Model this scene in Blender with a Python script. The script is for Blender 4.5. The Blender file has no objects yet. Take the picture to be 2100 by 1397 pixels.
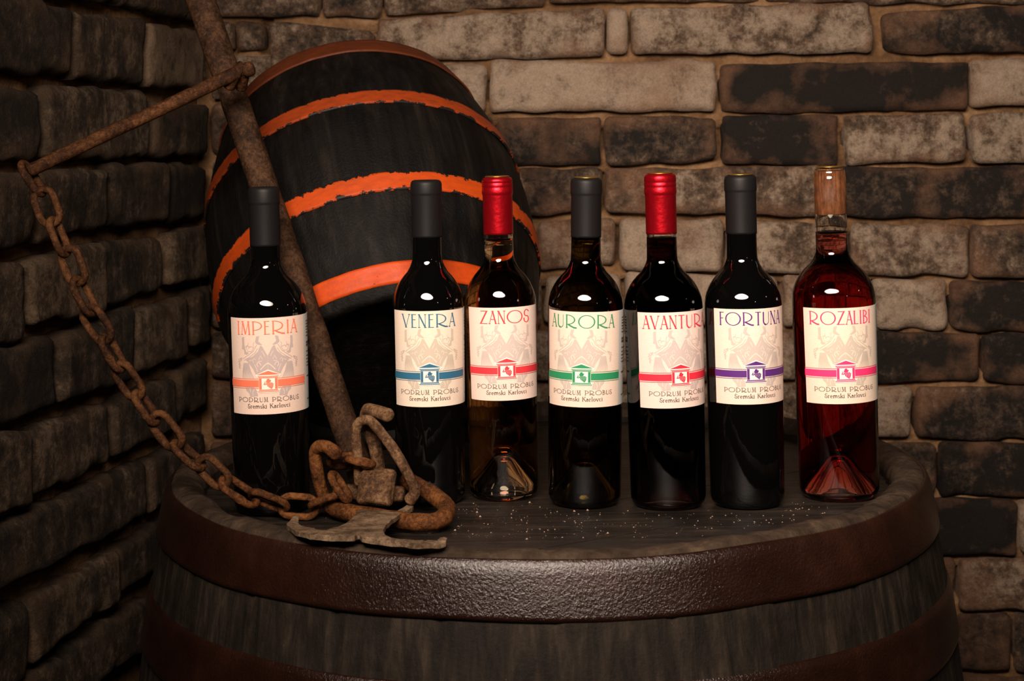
import bpy, bmesh, math, random
from math import sin, cos, pi, radians, sqrt, atan2, asin
from mathutils import Vector, Matrix, noise
random.seed(7)
scn = bpy.context.scene
COL = scn.collection

# ------------------------------------------------------------------ camera, light, exposure
F = 3400.0                 # focal length in pixels of the 2100 px frame
ROLL = radians(0.9)
HEADZ = 0.90               # top of the barrel head
CAM = Vector((0, 0, HEADZ + 0.365))
HOR = 265.0                # horizon row (principal point) of the shifted lens
cd = bpy.data.cameras.new('camera'); cam = bpy.data.objects.new('camera', cd); COL.objects.link(cam)
cam.matrix_world = Matrix.Translation(CAM) @ (Matrix.Rotation(pi/2, 4, 'X') @ Matrix.Rotation(-ROLL, 4, 'Z'))
cd.sensor_fit = 'HORIZONTAL'; cd.sensor_width = 36.0; cd.lens = F/2100*36
cd.shift_y = -(698.5-HOR)/2100
cd.clip_start = 0.05
cd.dof.use_dof = True; cd.dof.focus_distance = 1.60; cd.dof.aperture_fstop = 13
scn.camera = cam
scn.view_settings.view_transform = 'Standard'; scn.view_settings.look = 'None'
scn.view_settings.gamma = 1.0; scn.view_settings.use_curve_mapping = False
scn.view_settings.exposure = 0.0
w = bpy.data.worlds.new('cellar'); scn.world = w; w.use_nodes = True
w.node_tree.nodes['Background'].inputs[0].default_value = (1.0, .72, .5, 1)
w.node_tree.nodes['Background'].inputs[1].default_value = 0.008

def area(name, loc, target, sx, sy, power, col, shape='ELLIPSE', spread=180):
    l = bpy.data.lights.new(name, 'AREA'); l.shape = shape; l.size = sx; l.size_y = sy
    l.energy = power; l.color = col; l.spread = radians(spread)
    o = bpy.data.objects.new(name, l); COL.objects.link(o); o.location = loc
    o.rotation_euler = (Vector(target)-Vector(loc)).to_track_quat('-Z', 'Y').to_euler()
    return o
area('softbox', (-0.05, 0.38, CAM.z+0.50), (0.22, 1.75, CAM.z-.03), 1.00, 0.42, 13.0, (1, .82, .69), spread=80)
def bulb(name, loc, power, col, rad):
    l = bpy.data.lights.new(name, 'POINT'); l.energy = power; l.color = col; l.shadow_soft_size = rad
    o = bpy.data.objects.new(name, l); COL.objects.link(o); o.location = loc
bulb('ceiling_bulb', (1.3, -0.3, CAM.z+0.30), 1.2, (1, .78, .58), .018)
bulb('cellar_bulb', (2.2, 0.9, CAM.z+0.55), 1.6, (1, .72, .5), .04)

# ------------------------------------------------------------------ helpers
def ray(px, py):
    x = px-1050.0; y = py-HOR
    a = x*cos(ROLL)-y*sin(ROLL); b = x*sin(ROLL)+y*cos(ROLL)
    return Vector((a/F, 1.0, -b/F))
def at(px, py, D): return CAM + ray(px, py)*D
def at_z(px, py, z):
    r = ray(px, py); return CAM + r*((z-CAM.z)/r.z)
def on_plane(px, py, p0, n):
    r = ray(px, py); return CAM + r*((p0-CAM).dot(n)/r.dot(n))

def obj(name, verts, faces, mat, parent=None, smooth=True, uvs=None, cols=None, mi=None):
    me = bpy.data.meshes.new(name); me.from_pydata([tuple(v) for v in verts], [], faces); me.update()
    mats = mat if isinstance(mat, (list, tuple)) else [mat]
    for m in mats: me.materials.append(m)
    if mi is not None:
        for p, k in zip(me.polygons, mi): p.material_index = k
    if smooth:
        for p in me.polygons: p.use_smooth = True
    if uvs is not None:
        ul = me.uv_layers.new(name='uv')
        for lp in me.loops: ul.data[lp.index].uv = uvs[lp.vertex_index]
    if cols is not None:
        ca = me.color_attributes.new('tone', 'FLOAT_COLOR', 'POINT')
        for k, c in enumerate(cols): ca.data[k].color = (c[0], c[1], c[2], 1)
    o = bpy.data.objects.new(name, me); COL.objects.link(o)
    if parent: o.parent = parent
    return o
def fix_normals(o, flip=False):
    bm = bmesh.new(); bm.from_mesh(o.data); bmesh.ops.recalc_face_normals(bm, faces=bm.faces[:])
    if flip: bmesh.ops.reverse_faces(bm, faces=bm.faces[:])
    bm.to_mesh(o.data); bm.free()
    return o
def empty(name, M, label, cat, group=None):
    o = bpy.data.objects.new(name, None); COL.objects.link(o); o.matrix_world = M; o.empty_display_size = .05
    o['label'] = label; o['category'] = cat
    if group: o['group'] = group
    return o

class MB:
    """collects geometry for one mesh"""
    def __init__(s): s.v = []; s.f = []; s.m = []
    def add(s, v, f, m=0):
        k = len(s.v); s.v += [Vector(q) for q in v]; s.f += [tuple(i+k for i in q) for q in f]; s.m += [m]*len(f)
    def tube(s, pts, rad, n=14, closed=False, rough=0.0, cap=True, seed=0, flat=None):
        pts = [Vector(p) for p in pts]; N = len(pts)
        rads = rad if isinstance(rad, (list, tuple)) else [rad]*N
        V = []; F_ = []; up = None
        for i in range(N):
            if closed: t = pts[(i+1) % N]-pts[i-1]
            else: t = pts[min(i+1, N-1)]-pts[max(i-1, 0)]
            t.normalize()
            if up is None:
                up = Vector((0, 0, 1)) if abs(t.z) < .9 else Vector((0, 1, 0))
            up = (up-t*up.dot(t)).normalized(); sd = t.cross(up)
            for k in range(n):
                a = 2*pi*k/n; d = up*cos(a)+sd*sin(a); r = rads[i]
                if rough:
                    q = pts[i]+d*r
                    r *= 1+rough*noise.noise(q*70+Vector((seed, 0, 0)))+rough*.6*noise.noise(q*190)
                V.append(pts[i]+d*r)
        m = N if closed else N-1
        for i in range(m):
            for k in range(n):
                a = i*n+k; b = i*n+(k+1) % n; c = ((i+1) % N)*n+(k+1) % n; d = ((i+1) % N)*n+k
                F_.append((a, b, c, d))
        if cap and not closed:
            # rounded blunt ends
            for end, i in ((0, 0), (1, N-1)):
                t = (pts[0]-pts[1] if end == 0 else pts[-1]-pts[-2]).normalized()
                base = i*n; ring = list(range(base, base+n)); r0 = rads[i]
                for sc, off in ((.86, .32), (.5, .5)):
                    k0 = len(V)
                    for q in ring[:n]:
                        dv = V[base+(q-ring[0])]-pts[i]
                        V.append(pts[i]+dv*sc+t*r0*off)
                    new = list(range(k0, k0+n))
                    for k in range(n):
                        F_.append((ring[k], ring[(k+1) % n], new[(k+1) % n], new[k]))
                    ring = new
                F_.append(tuple(ring))
        s.add(V, F_)
    def build(s, name, mat, parent=None, smooth=True, loc=True):
        o = obj(name, s.v, s.f, mat, parent, smooth, mi=s.m)
        fix_normals(o)
        return o
def spline(ctrl, n=10, closed=False):
    P = [Vector(p) for p in ctrl]; N = len(P); out = []
    segs = N if closed else N-1
    for i in range(segs):
        if closed: p0, p1, p2, p3 = P[i-1], P[i], P[(i+1) % N], P[(i+2) % N]
        else: p0, p1, p2, p3 = P[max(i-1, 0)], P[i], P[i+1], P[min(i+2, N-1)]
        for k in range(n):
            t = k/n
            out.append(.5*((2*p1)+(p2-p0)*t+(2*p0-5*p1+4*p2-p3)*t*t+(3*p1-p0-3*p2+p3)*t**3))
    if not closed: out.append(P[-1])
    return out

def lathe(profile, n=96, mod=None):
    """profile [(r,z)...]; r==0 makes a pole. mod(r,z,a)->r"""
    V = []; rows = []; Fc = []
    for r, z in profile:
        if r < 1e-7: rows.append([len(V)]); V.append((0, 0, z))
        else:
            row = []
            for k in range(n):
                a = 2*pi*k/n; rr = mod(r, z, a) if mod else r
                row.append(len(V)); V.append((rr*sin(a), -rr*cos(a), z))
            rows.append(row)
    for A, B in zip(rows, rows[1:]):
        for k in range(n):
            k2 = (k+1) % n
            if len(A) == 1 and len(B) == 1: continue
            if len(A) == 1: Fc.append((A[0], B[k2], B[k]))
            elif len(B) == 1: Fc.append((A[k], A[k2], B[0]))
            else: Fc.append((A[k], A[k2], B[k2], B[k]))
    return V, Fc

# ------------------------------------------------------------------ materials
class NT:
    def __init__(s, name):
        s.m = bpy.data.materials.new(name); s.m.use_nodes = True; s.t = s.m.node_tree; s.n = s.t.nodes
        s.b = s.n['Principled BSDF']; s.out = s.n['Material Output']
    def node(s, ty, **kw):
        q = s.n.new(ty)
        for k, v in kw.items():
            if k.startswith('_'): setattr(q, k[1:], v)
            else: q.inputs[k.replace('__', ' ')].default_value = v
        return q
    def link(s, a, b): s.t.links.new(a, b)
    def coords(s, scale=(1, 1, 1), src='Object', rot=(0, 0, 0)):
        tc = s.n.new('ShaderNodeTexCoord'); mp = s.n.new('ShaderNodeMapping')
        mp.inputs['Scale'].default_value = scale; mp.inputs['Rotation'].default_value = rot
        s.link(tc.outputs[src], mp.inputs['Vector']); return mp.outputs[0]
    def noise(s, vec, scale, detail=6, rough=.6, dist=0):
        q = s.node('ShaderNodeTexNoise', Scale=scale, Detail=detail, Roughness=rough, Distortion=dist)
        s.link(vec, q.inputs['Vector']); return q.outputs['Fac']
    def ramp(s, fac, stops, interp='LINEAR'):
        q = s.n.new('ShaderNodeValToRGB'); cr = q.color_ramp; cr.interpolation = interp
        while len(cr.elements) < len(stops): cr.elements.new(.5)
        for e, (p, c) in zip(cr.elements, stops):
            e.position = p; e.color = (c, c, c, 1) if isinstance(c, (int, float)) else (*c, 1)
        s.link(fac, q.inputs[0]); return q.outputs[0]
    def mix(s, fac, a, b, mode='MIX'):
        q = s.n.new('ShaderNodeMix'); q.data_type = 'RGBA'; q.blend_type = mode
        for v, i in ((fac, 0), (a, 6), (b, 7)):
            if isinstance(v, (int, float)): q.inputs[i].default_value = v
            elif isinstance(v, tuple): q.inputs[i].default_value = (*v, 1)
            else: s.link(v, q.inputs[i])
        return q.outputs[2]
    def math(s, op, a, b=0.0, clamp=False):
        q = s.n.new('ShaderNodeMath'); q.operation = op; q.use_clamp = clamp
        for v, i in ((a, 0), (b, 1)):
            if isinstance(v, (int, float)): q.inputs[i].default_value = v
            else: s.link(v, q.inputs[i])
        return q.outputs[0]
    def bump(s, h, strength=.5, dist=.002, prev=None):
        q = s.node('ShaderNodeBump', Strength=strength, Distance=dist); s.link(h, q.inputs['Height'])
        if prev is not None: s.link(prev, q.inputs['Normal'])
        return q.outputs[0]
    def set(s, color=None, rough=None, normal=None, metal=None, spec=None):
        for v, k in ((color, 'Base Color'), (rough, 'Roughness'), (normal, 'Normal'), (metal, 'Metallic'), (spec, 'Specular IOR Level')):
            if v is None: continue
            if isinstance(v, (int, float)): s.b.inputs[k].default_value = v
            elif isinstance(v, tuple): s.b.inputs[k].default_value = (*v, 1)
            else: s.link(v, s.b.inputs[k])
        return s.m
def plain(name, c, rough=.5, metal=0, spec=.5):
    return NT(name).set(tuple(c), rough, None, metal, spec)

def brick_mat(name, pale, mid, dark, edge, streak):
    t = NT(name)
    at_ = t.n.new('ShaderNodeVertexColor'); at_.layer_name = 'tone'
    sp = t.n.new('ShaderNodeSeparateColor'); t.link(at_.outputs[0], sp.inputs[0])
    tone, rnd, edg = sp.outputs
    base = t.coords((1, 1, 1))
    off = t.n.new('ShaderNodeCombineXYZ')
    t.link(t.math('MULTIPLY', rnd, 37.0), off.inputs[0]); t.link(t.math('MULTIPLY', rnd, 11.0), off.inputs[2])
    ad = t.n.new('ShaderNodeVectorMath'); ad.operation = 'ADD'; t.link(base, ad.inputs[0]); t.link(off.outputs[0], ad.inputs[1])
    vec = ad.outputs[0]
    n1 = t.noise(vec, 26, 12, .74); n2 = t.noise(vec, 120, 8, .75); n3 = t.noise(vec, 420, 4, .6)
    big = t.noise(vec, 12, 5, .6)
    mp = t.n.new('ShaderNodeMapping'); mp.inputs['Scale'].default_value = (60, 60, 6); t.link(vec, mp.inputs[0])
    n4 = t.noise(mp.outputs[0], 1.0, 6, .6)
    x = t.math('ADD', t.math('MULTIPLY', n1, 1.9), t.math('MULTIPLY', n2, 1.0))
    x = t.math('ADD', x, t.math('MULTIPLY', n4, streak))
    x = t.math('ADD', x, -1.405-streak*.5)
    x = t.math('ADD', x, t.math('MULTIPLY', t.math('SUBTRACT', 0.46, tone), 1.35))
    x = t.math('ADD', x, .46)
    c = t.ramp(x, [(.16, dark), (.36, tuple(.55*a+.45*b for a, b in zip(dark, mid))), (.5, mid), (.74, pale), (.95, tuple(v*1.25 for v in pale))])
    redm = t.ramp(t.math('ADD', big, t.math('MULTIPLY', edg, .12)), [(.55, 0.0), (.72, 1.0)])
    c = t.mix(t.math('MULTIPLY', redm, .62), c, edge)
    c = t.mix(t.math('MULTIPLY', n3, .55), c, tuple(v*.55 for v in mid), 'MULTIPLY') if False else c
    sp3 = t.ramp(n3, [(.3, .6), (.7, 1.25)])
    c = t.mix(.6, c, sp3, 'MULTIPLY')
    h = t.math('ADD', t.math('MULTIPLY', n2, .7), t.math('MULTIPLY', n3, .35))
    nb = t.bump(h, .9, .004)
    return t.set(c, .92, nb, None, .18)
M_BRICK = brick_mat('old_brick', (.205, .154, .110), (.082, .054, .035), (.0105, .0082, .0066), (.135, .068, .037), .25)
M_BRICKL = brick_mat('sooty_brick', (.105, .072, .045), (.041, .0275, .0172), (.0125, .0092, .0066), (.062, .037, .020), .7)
def mortar():
    t = NT('mortar'); v = t.coords()
    n1 = t.noise(v, 18, 8, .65); n2 = t.noise(v, 140, 6, .7)
    c = t.ramp(n1, [(.3, (.055, .029, .014)), (.5, (.165, .090, .042)), (.7, (.29, .175, .09))])
    c = t.mix(.5, c, t.ramp(n2, [(.3, .5), (.7, 1.2)]), 'MULTIPLY')
    return t.set(c, .95, t.bump(t.math('ADD', n1, n2), .9, .005), None, .1)
M_MORTAR = mortar()

def wood_mat(name, c0, c1, c2, grain=(90, 90, 4), bumpd=.0015, rough=.55, spec=.35, speck=0.0, src='Object', rot=(0, 0, 0)):
    t = NT(name); g = t.coords(grain, src, rot); v = t.coords((1, 1, 1), src)
    n1 = t.noise(g, 1.0, 8, .62, .4); n2 = t.noise(v, 16, 6, .65); n3 = t.noise(v, 260, 4, .7)
    c = t.ramp(n1, [(.32, c0), (.52, c1), (.72, c2)])
    c = t.mix(t.ramp(n2, [(.38, 0.0), (.66, .75)]), c, c0)
    if speck:
        c = t.mix(t.ramp(n3, [(.70, 0.0), (.78, speck)]), c, (.42, .28, .16))
    nb = t.bump(t.math('ADD', n1, t.math('MULTIPLY', n3, .35)), .8, bumpd)
    r = t.ramp(n2, [(.3, rough+.12), (.7, rough-.1)])
    return t.set(c, r, nb, None, spec)
M_STAVE = wood_mat('weathered_stave', (.006, .0048, .0038), (.021, .0155, .0108), (.052, .037, .025), (95, 95, 4.5), .0022, .66, .14, .3)
M_HEAD = wood_mat('barrel_head_wood', (.006, .0048, .004), (.019, .0142, .0105), (.046, .034, .0245), (6, 120, 120), .0022, .42, .34, .3, rot=(0, 0, -radians(31)))
M_CHIME = wood_mat('worn_chime_wood', (.017, .0115, .0078), (.048, .032, .0205), (.10, .066, .041), (60, 60, 22), .003, .75, .12, .3)
def black_paint():
    t = NT('black_painted_stave'); g = t.coords((80, 80, 5)); v = t.coords()
    n1 = t.noise(g, 1, 8, .6, .3); n2 = t.noise(v, 22, 6, .65); n3 = t.noise(v, 330, 5, .7)
    c = t.ramp(n1, [(.38, (.002, .0017, .0015)), (.58, (.005, .0041, .0035)), (.76, (.014, .0105, .008))])
    c = t.mix(t.ramp(n3, [(.72, 0.0), (.8, .45)]), c, (.16, .10, .05))
    nb = t.bump(t.math('ADD', t.math('MULTIPLY', n1, .8), t.math('MULTIPLY', n3, .6)), .9, .0016)
    return t.set(c, t.ramp(n2, [(.35, .40), (.65, .66)]), nb, None, .11)
M_BLACK = black_paint()
def hoop_paint(name, c, worn, th):
    t = NT(name)
    uvm = t.coords((1, 1, 1), 'UV'); sp = t.n.new('ShaderNodeSeparateXYZ'); t.link(uvm, sp.inputs[0])
    u, v = sp.outputs[0], sp.outputs[1]
    o = t.coords()
    n1 = t.noise(o, 55, 6, .7); n2 = t.noise(o, 240, 5, .7); n3 = t.noise(t.coords((20, 20, 60)), 3, 5, .6)
    e = t.math('ABSOLUTE', t.math('SUBTRACT', v, .5)); e = t.math('MULTIPLY', e, 2.0)      # 0 mid .. 1 edge
    x = t.math('ADD', e, t.math('MULTIPLY', t.math('SUBTRACT', n1, .5), 2.1))
    x = t.math('ADD', x, t.math('MULTIPLY', t.math('SUBTRACT', n2, .5), .7))
    k = t.ramp(x, [(th, 0.0), (th+.02, 1.0)])
    spots = t.ramp(t.math('ADD', t.math('MULTIPLY', n1, .4), t.math('MULTIPLY', n2, .6)), [(.31, 1.0), (.37, 0.0)])
    k = t.math('MAXIMUM', k, t.math('MULTIPLY', spots, .8))
    base = t.mix(t.ramp(n3, [(.35, 0.0), (.7, .8)]), tuple(c), tuple(worn))
    col = t.mix(k, base, (.009, .007, .006))
    nb = t.bump(t.math('ADD', t.math('MULTIPLY', n2, .5), t.math('MULTIPLY', k, .6)), .7, .0012)
    return t.set(col, t.ramp(n1, [(.3, .6), (.7, .42)]), nb, None, .2)
M_HOOPS = [hoop_paint('brown_hoop_paint', (.085, .019, .005), (.045, .012, .005), 1.25),  # top hoop, darkest and brownest of the set
           hoop_paint('dark_orange_hoop_paint', (.24, .033, .005), (.13, .022, .005), .93),  # next hoop down, a darker orange than the lower ones
           hoop_paint('orange_hoop_paint', (.37, .045, .0035), (.25, .033, .0035), .88),
           hoop_paint('red_orange_hoop_paint', (.44, .050, .0035), (.30, .034, .0035), 1.08)]
def iron_hoop():
    t = NT('dark_painted_iron_hoop'); v = t.coords()
    n1 = t.noise(v, 12, 6, .65); n2 = t.noise(v, 400, 3, .55); n3 = t.noise(v, 900, 3, .6); n4 = t.noise(v, 30, 6, .7)
    c = t.ramp(n1, [(.32, (.0085, .0029, .0017)), (.55, (.015, .0049, .0027)), (.75, (.028, .0092, .0042))])
    c = t.mix(t.ramp(n4, [(.71, 0.0), (.76, .7)]), c, (.20, .075, .025))
    h = t.math('ADD', n2, t.math('MULTIPLY', n3, .5))
    return t.set(c, t.ramp(n1, [(.3, .20), (.7, .30)]), t.bump(h, .85, .0008), None, .7)
M_IHOOP = iron_hoop()
def rust(name, a, b, c_, spark=.35):
    t = NT(name); v = t.coords()
    n1 = t.noise(v, 34, 10, .75); n2 = t.noise(v, 300, 6, .75); n3 = t.noise(v, 800, 3, .6)
    x = t.math('ADD', t.math('MULTIPLY', n1, .6), t.math('MULTIPLY', n2, .4))
    c = t.ramp(x, [(.42, a), (.5, b), (.58, c_)])
    c = t.mix(t.ramp(n3, [(.66, 0.0), (.74, spark)]), c, (.28, .16, .085))
    return t.set(c, t.ramp(n2, [(.3, .42), (.7, .75)]), t.bump(t.math('ADD', n2, t.math('MULTIPLY', n3, .5)), .9, .0013), .0, .12)
M_RUST = rust('rusty_iron', (.014, .0052, .0018), (.045, .0170, .0056), (.105, .043, .0145))
M_RUSTO = rust('orange_rusty_iron', (.020, .0072, .0024), (.078, .0270, .0075), (.17, .066, .019))
M_RUSTP = rust('dusty_rusty_iron', (.028, .0135, .0064), (.092, .047, .0225), (.205, .117, .060))
M_PLATE = rust('lightened_iron_plate', (.050, .031, .018), (.125, .082, .049), (.25, .17, .105))  # paler copy of the rust, brightened in colour to offset grazing light
M_RUSTD = rust('brown_rusted_pipe', (.011, .0050, .0025), (.030, .0140, .0066), (.070, .034, .0165), .3)

def glass(name, tint):
    t = NT(name); b = t.b
    b.inputs['Base Color'].default_value = (*tint, 1); b.inputs['Roughness'].default_value = 0.0
    b.inputs['IOR'].default_value = 1.5; b.inputs['Transmission Weight'].default_value = 1.0
    return t.m
def wine_inner(name, absorb, dens):
    t = NT(name); r = t.node('ShaderNodeBsdfRefraction', Roughness=0.0, IOR=1.34/1.5)
    r.inputs['Color'].default_value = (1, 1, 1, 1)
    t.link(r.outputs[0], t.out.inputs['Surface'])
    va = t.node('ShaderNodeVolumeAbsorption', Density=dens); va.inputs['Color'].default_value = (*absorb, 1)
    t.link(va.outputs[0], t.out.inputs['Volume'])
    return t.m
def wine_top(name, absorb, dens):
    t = NT(name); b = t.b
    b.inputs['Base Color'].default_value = (1, 1, 1, 1); b.inputs['Roughness'].default_value = 0.0
    b.inputs['IOR'].default_value = 1.34; b.inputs['Transmission Weight'].default_value = 1.0
    va = t.node('ShaderNodeVolumeAbsorption', Density=dens); va.inputs['Color'].default_value = (*absorb, 1)
    t.link(va.outputs[0], t.out.inputs['Volume'])
    return t.m
M_CLEAR = glass('clear_glass', (.97, .97, .95))
M_OLIVE = glass('olive_glass', (.085, .058, .010))
def dark_glass(name, c):
    t = NT(name); t.b.inputs['IOR'].default_value = 1.52
    return t.set(tuple(c), .012, None, None, .5)
M_DARKG = dark_glass('near_black_glass', (.0012, .0012, .0011))
def capsule_mat(name, c, metal, rough, b=.0):
    t = NT(name); v = t.coords(); n = t.noise(v, 130, 3, .5)
    nb = t.bump(n, b, .0015) if b else None
    return t.set(tuple(c), rough, nb, metal, .17)
M_CAPK = capsule_mat('matte_black_capsule', (.0065, .0060, .0062), .0, .5)
M_CAPR = capsule_mat('metallic_red_capsule', (.50, .008, .016), .85, .33, .35)
M_GOLD = plain('gold_disc', (.42, .24, .05), .35, .9)
def cork_mat():
    t = NT('copper_brown_cork'); v = t.coords((1, 1, .45)); n = t.noise(v, 240, 6, .7); g = t.noise(t.coords((500, 500, 25)), 1, 3, .5)
    c = t.ramp(t.math('ADD', t.math('MULTIPLY', n, .6), t.math('MULTIPLY', g, .4)), [(.36, (.07, .022, .007)), (.5, (.20, .070, .024)), (.64, (.36, .145, .052))])
    return t.set(c, .5, t.bump(n, .5, .001), None, .4)
M_CORK = cork_mat()
def paper(name, c):
    t = NT(name); v = t.coords((1, 1, 5)); n = t.noise(v, 260, 4, .6)
    col = t.mix(1.0, tuple(c), t.ramp(n, [(.3, .93), (.7, 1.03)]), 'MULTIPLY')
    return t.set(col, .75, t.bump(n, .25, .0003), None, .2)
M_WHITE = plain('emblem_white', (.80, .70, .62), .7, 0, .2)
M_BACKP = paper('grey_white_back_label', (.50, .50, .47))
M_GREYTXT = plain('grey_brown_ink', (.16, .125, .105), .7, 0, .2)
M_BROWNTXT = plain('dark_brown_ink', (.10, .07, .055), .7, 0, .2)
M_BLACKTXT = plain('black_ink', (.06, .055, .055), .7, 0, .2)

# ------------------------------------------------------------------ walls
WALLY = 2.188
pcor = at(430, 265, WALLY)
LD = Vector(((1725-1050)/F, 1, 0)).normalized()          # left wall runs this way (away from the camera)
LN = Vector((LD.y, -LD.x, 0))                             # faces into the cellar
PB, NB = Vector((0, WALLY, 0)), Vector((0, -1, 0))

class Wall:
    def __init__(s): s.v = []; s.f = []; s.c = []; s.m = []
    def brick(s, quad, n, tone, proud=0.0, rr=.0058, wob=.0032, cell=.0055):
        tl, tr, br, bl = quad
        W = ((tr-tl).length+(br-bl).length)/2; H = ((tl-bl).length+(tr-br).length)/2
        nu = max(6, int(W/cell)); nv = max(6, int(H/cell)); rnd = random.random(); sd = Vector((rnd*50, rnd*31, rnd*17))
        tone += random.uniform(-.05, .05); cr = random.uniform(.003, .010)
        k0 = len(s.v)
        eu = (tr-tl).normalized(); ev = (tl-bl).normalized()
        tx = random.uniform(-.02, .02); ty = random.uniform(-.05, .05)
        for j in range(-1, nv+2):
            for i in range(-1, nu+2):
                ic = min(max(i, 0), nu); jc = min(max(j, 0), nv); u = ic/nu; v = jc/nv
                # denser sampling near the borders
                u = u+.0; 
                p = (tl*(1-u)+tr*u)*(1-v)+(bl*(1-u)+br*u)*v
                du = min(u, 1-u)*W; dv = min(v, 1-v)*H
                # rounded corners in plan
                cx = max(0, cr-du); cy = max(0, cr-dv); L = sqrt(cx*cx+cy*cy)
                if L > cr: 
                    sh = (L-cr); p += eu*((1 if u < .5 else -1)*sh*cx/L)+ev*((-1 if v < .5 else 1)*sh*cy/L)
                # wobbling outline
                eb = max(0, 1-min(du, dv)/.02)
                p = p+eu*(wob*1.3*eb*noise.noise(p*26+sd))+ev*(wob*1.3*eb*noise.noise(p*24+sd*2))
                e = min(du, dv); d = 0
                if e < rr: d = rr-sqrt(max(0, rr*rr-(rr-e)**2)); d *= .8
                d += .0026*noise.noise(p*11+sd)+.0014*noise.noise(p*40+sd)+.0009*noise.noise(p*110+sd)
                ch = noise.noise(p*20+sd*3)
                if e < .016 and ch > .25: d += .014*(ch-.25)*(1-e/.016)*2
                d += tx*(u-.5)*W+ty*(v-.5)*H
                d -= proud
                q = p-n*d
                if i != ic or j != jc: q = p-n*.05
                s.v.append(q); s.c.append((min(1, max(0, tone)), rnd, max(0, 1-e/.02)))
        wd = nu+3
        for j in range(nv+2):
            for i in range(nu+2):
                a = k0+j*wd+i
                s.f.append((a, a+wd, a+wd+1, a+1)); s.m.append(0)
    def mortar(s, p0, eu, ev, W, H, n, rec, cell=.012, slits=()):
        nu = int(W/cell); nv = int(H/cell); k0 = len(s.v)
        for j in range(nv+1):
            for i in range(nu+1):
                p = p0+eu*(W*i/nu)+ev*(H*j/nv)
                d = rec+.007*noise.noise(p*11)+.004*noise.noise(p*33)+.002*noise.noise(p*90)
                for (sx, sz, sh) in slits:
                    if abs(p.x-sx) < .0075 and abs(p.z-sz) < sh: d = .047; break
                s.v.append(p-n*d); s.c.append((.5, .5, 0))
        for j in range(nv):
            for i in range(nu):
                a = k0+j*(nu+1)+i; s.f.append((a, a+1, a+nu+2, a+nu+1)); s.m.append(1)
    def build(s, name, mats):
        o = obj(name, s.v, s.f, mats, None, True, cols=s.c, mi=s.m); o['kind'] = 'structure'; return o

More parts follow.
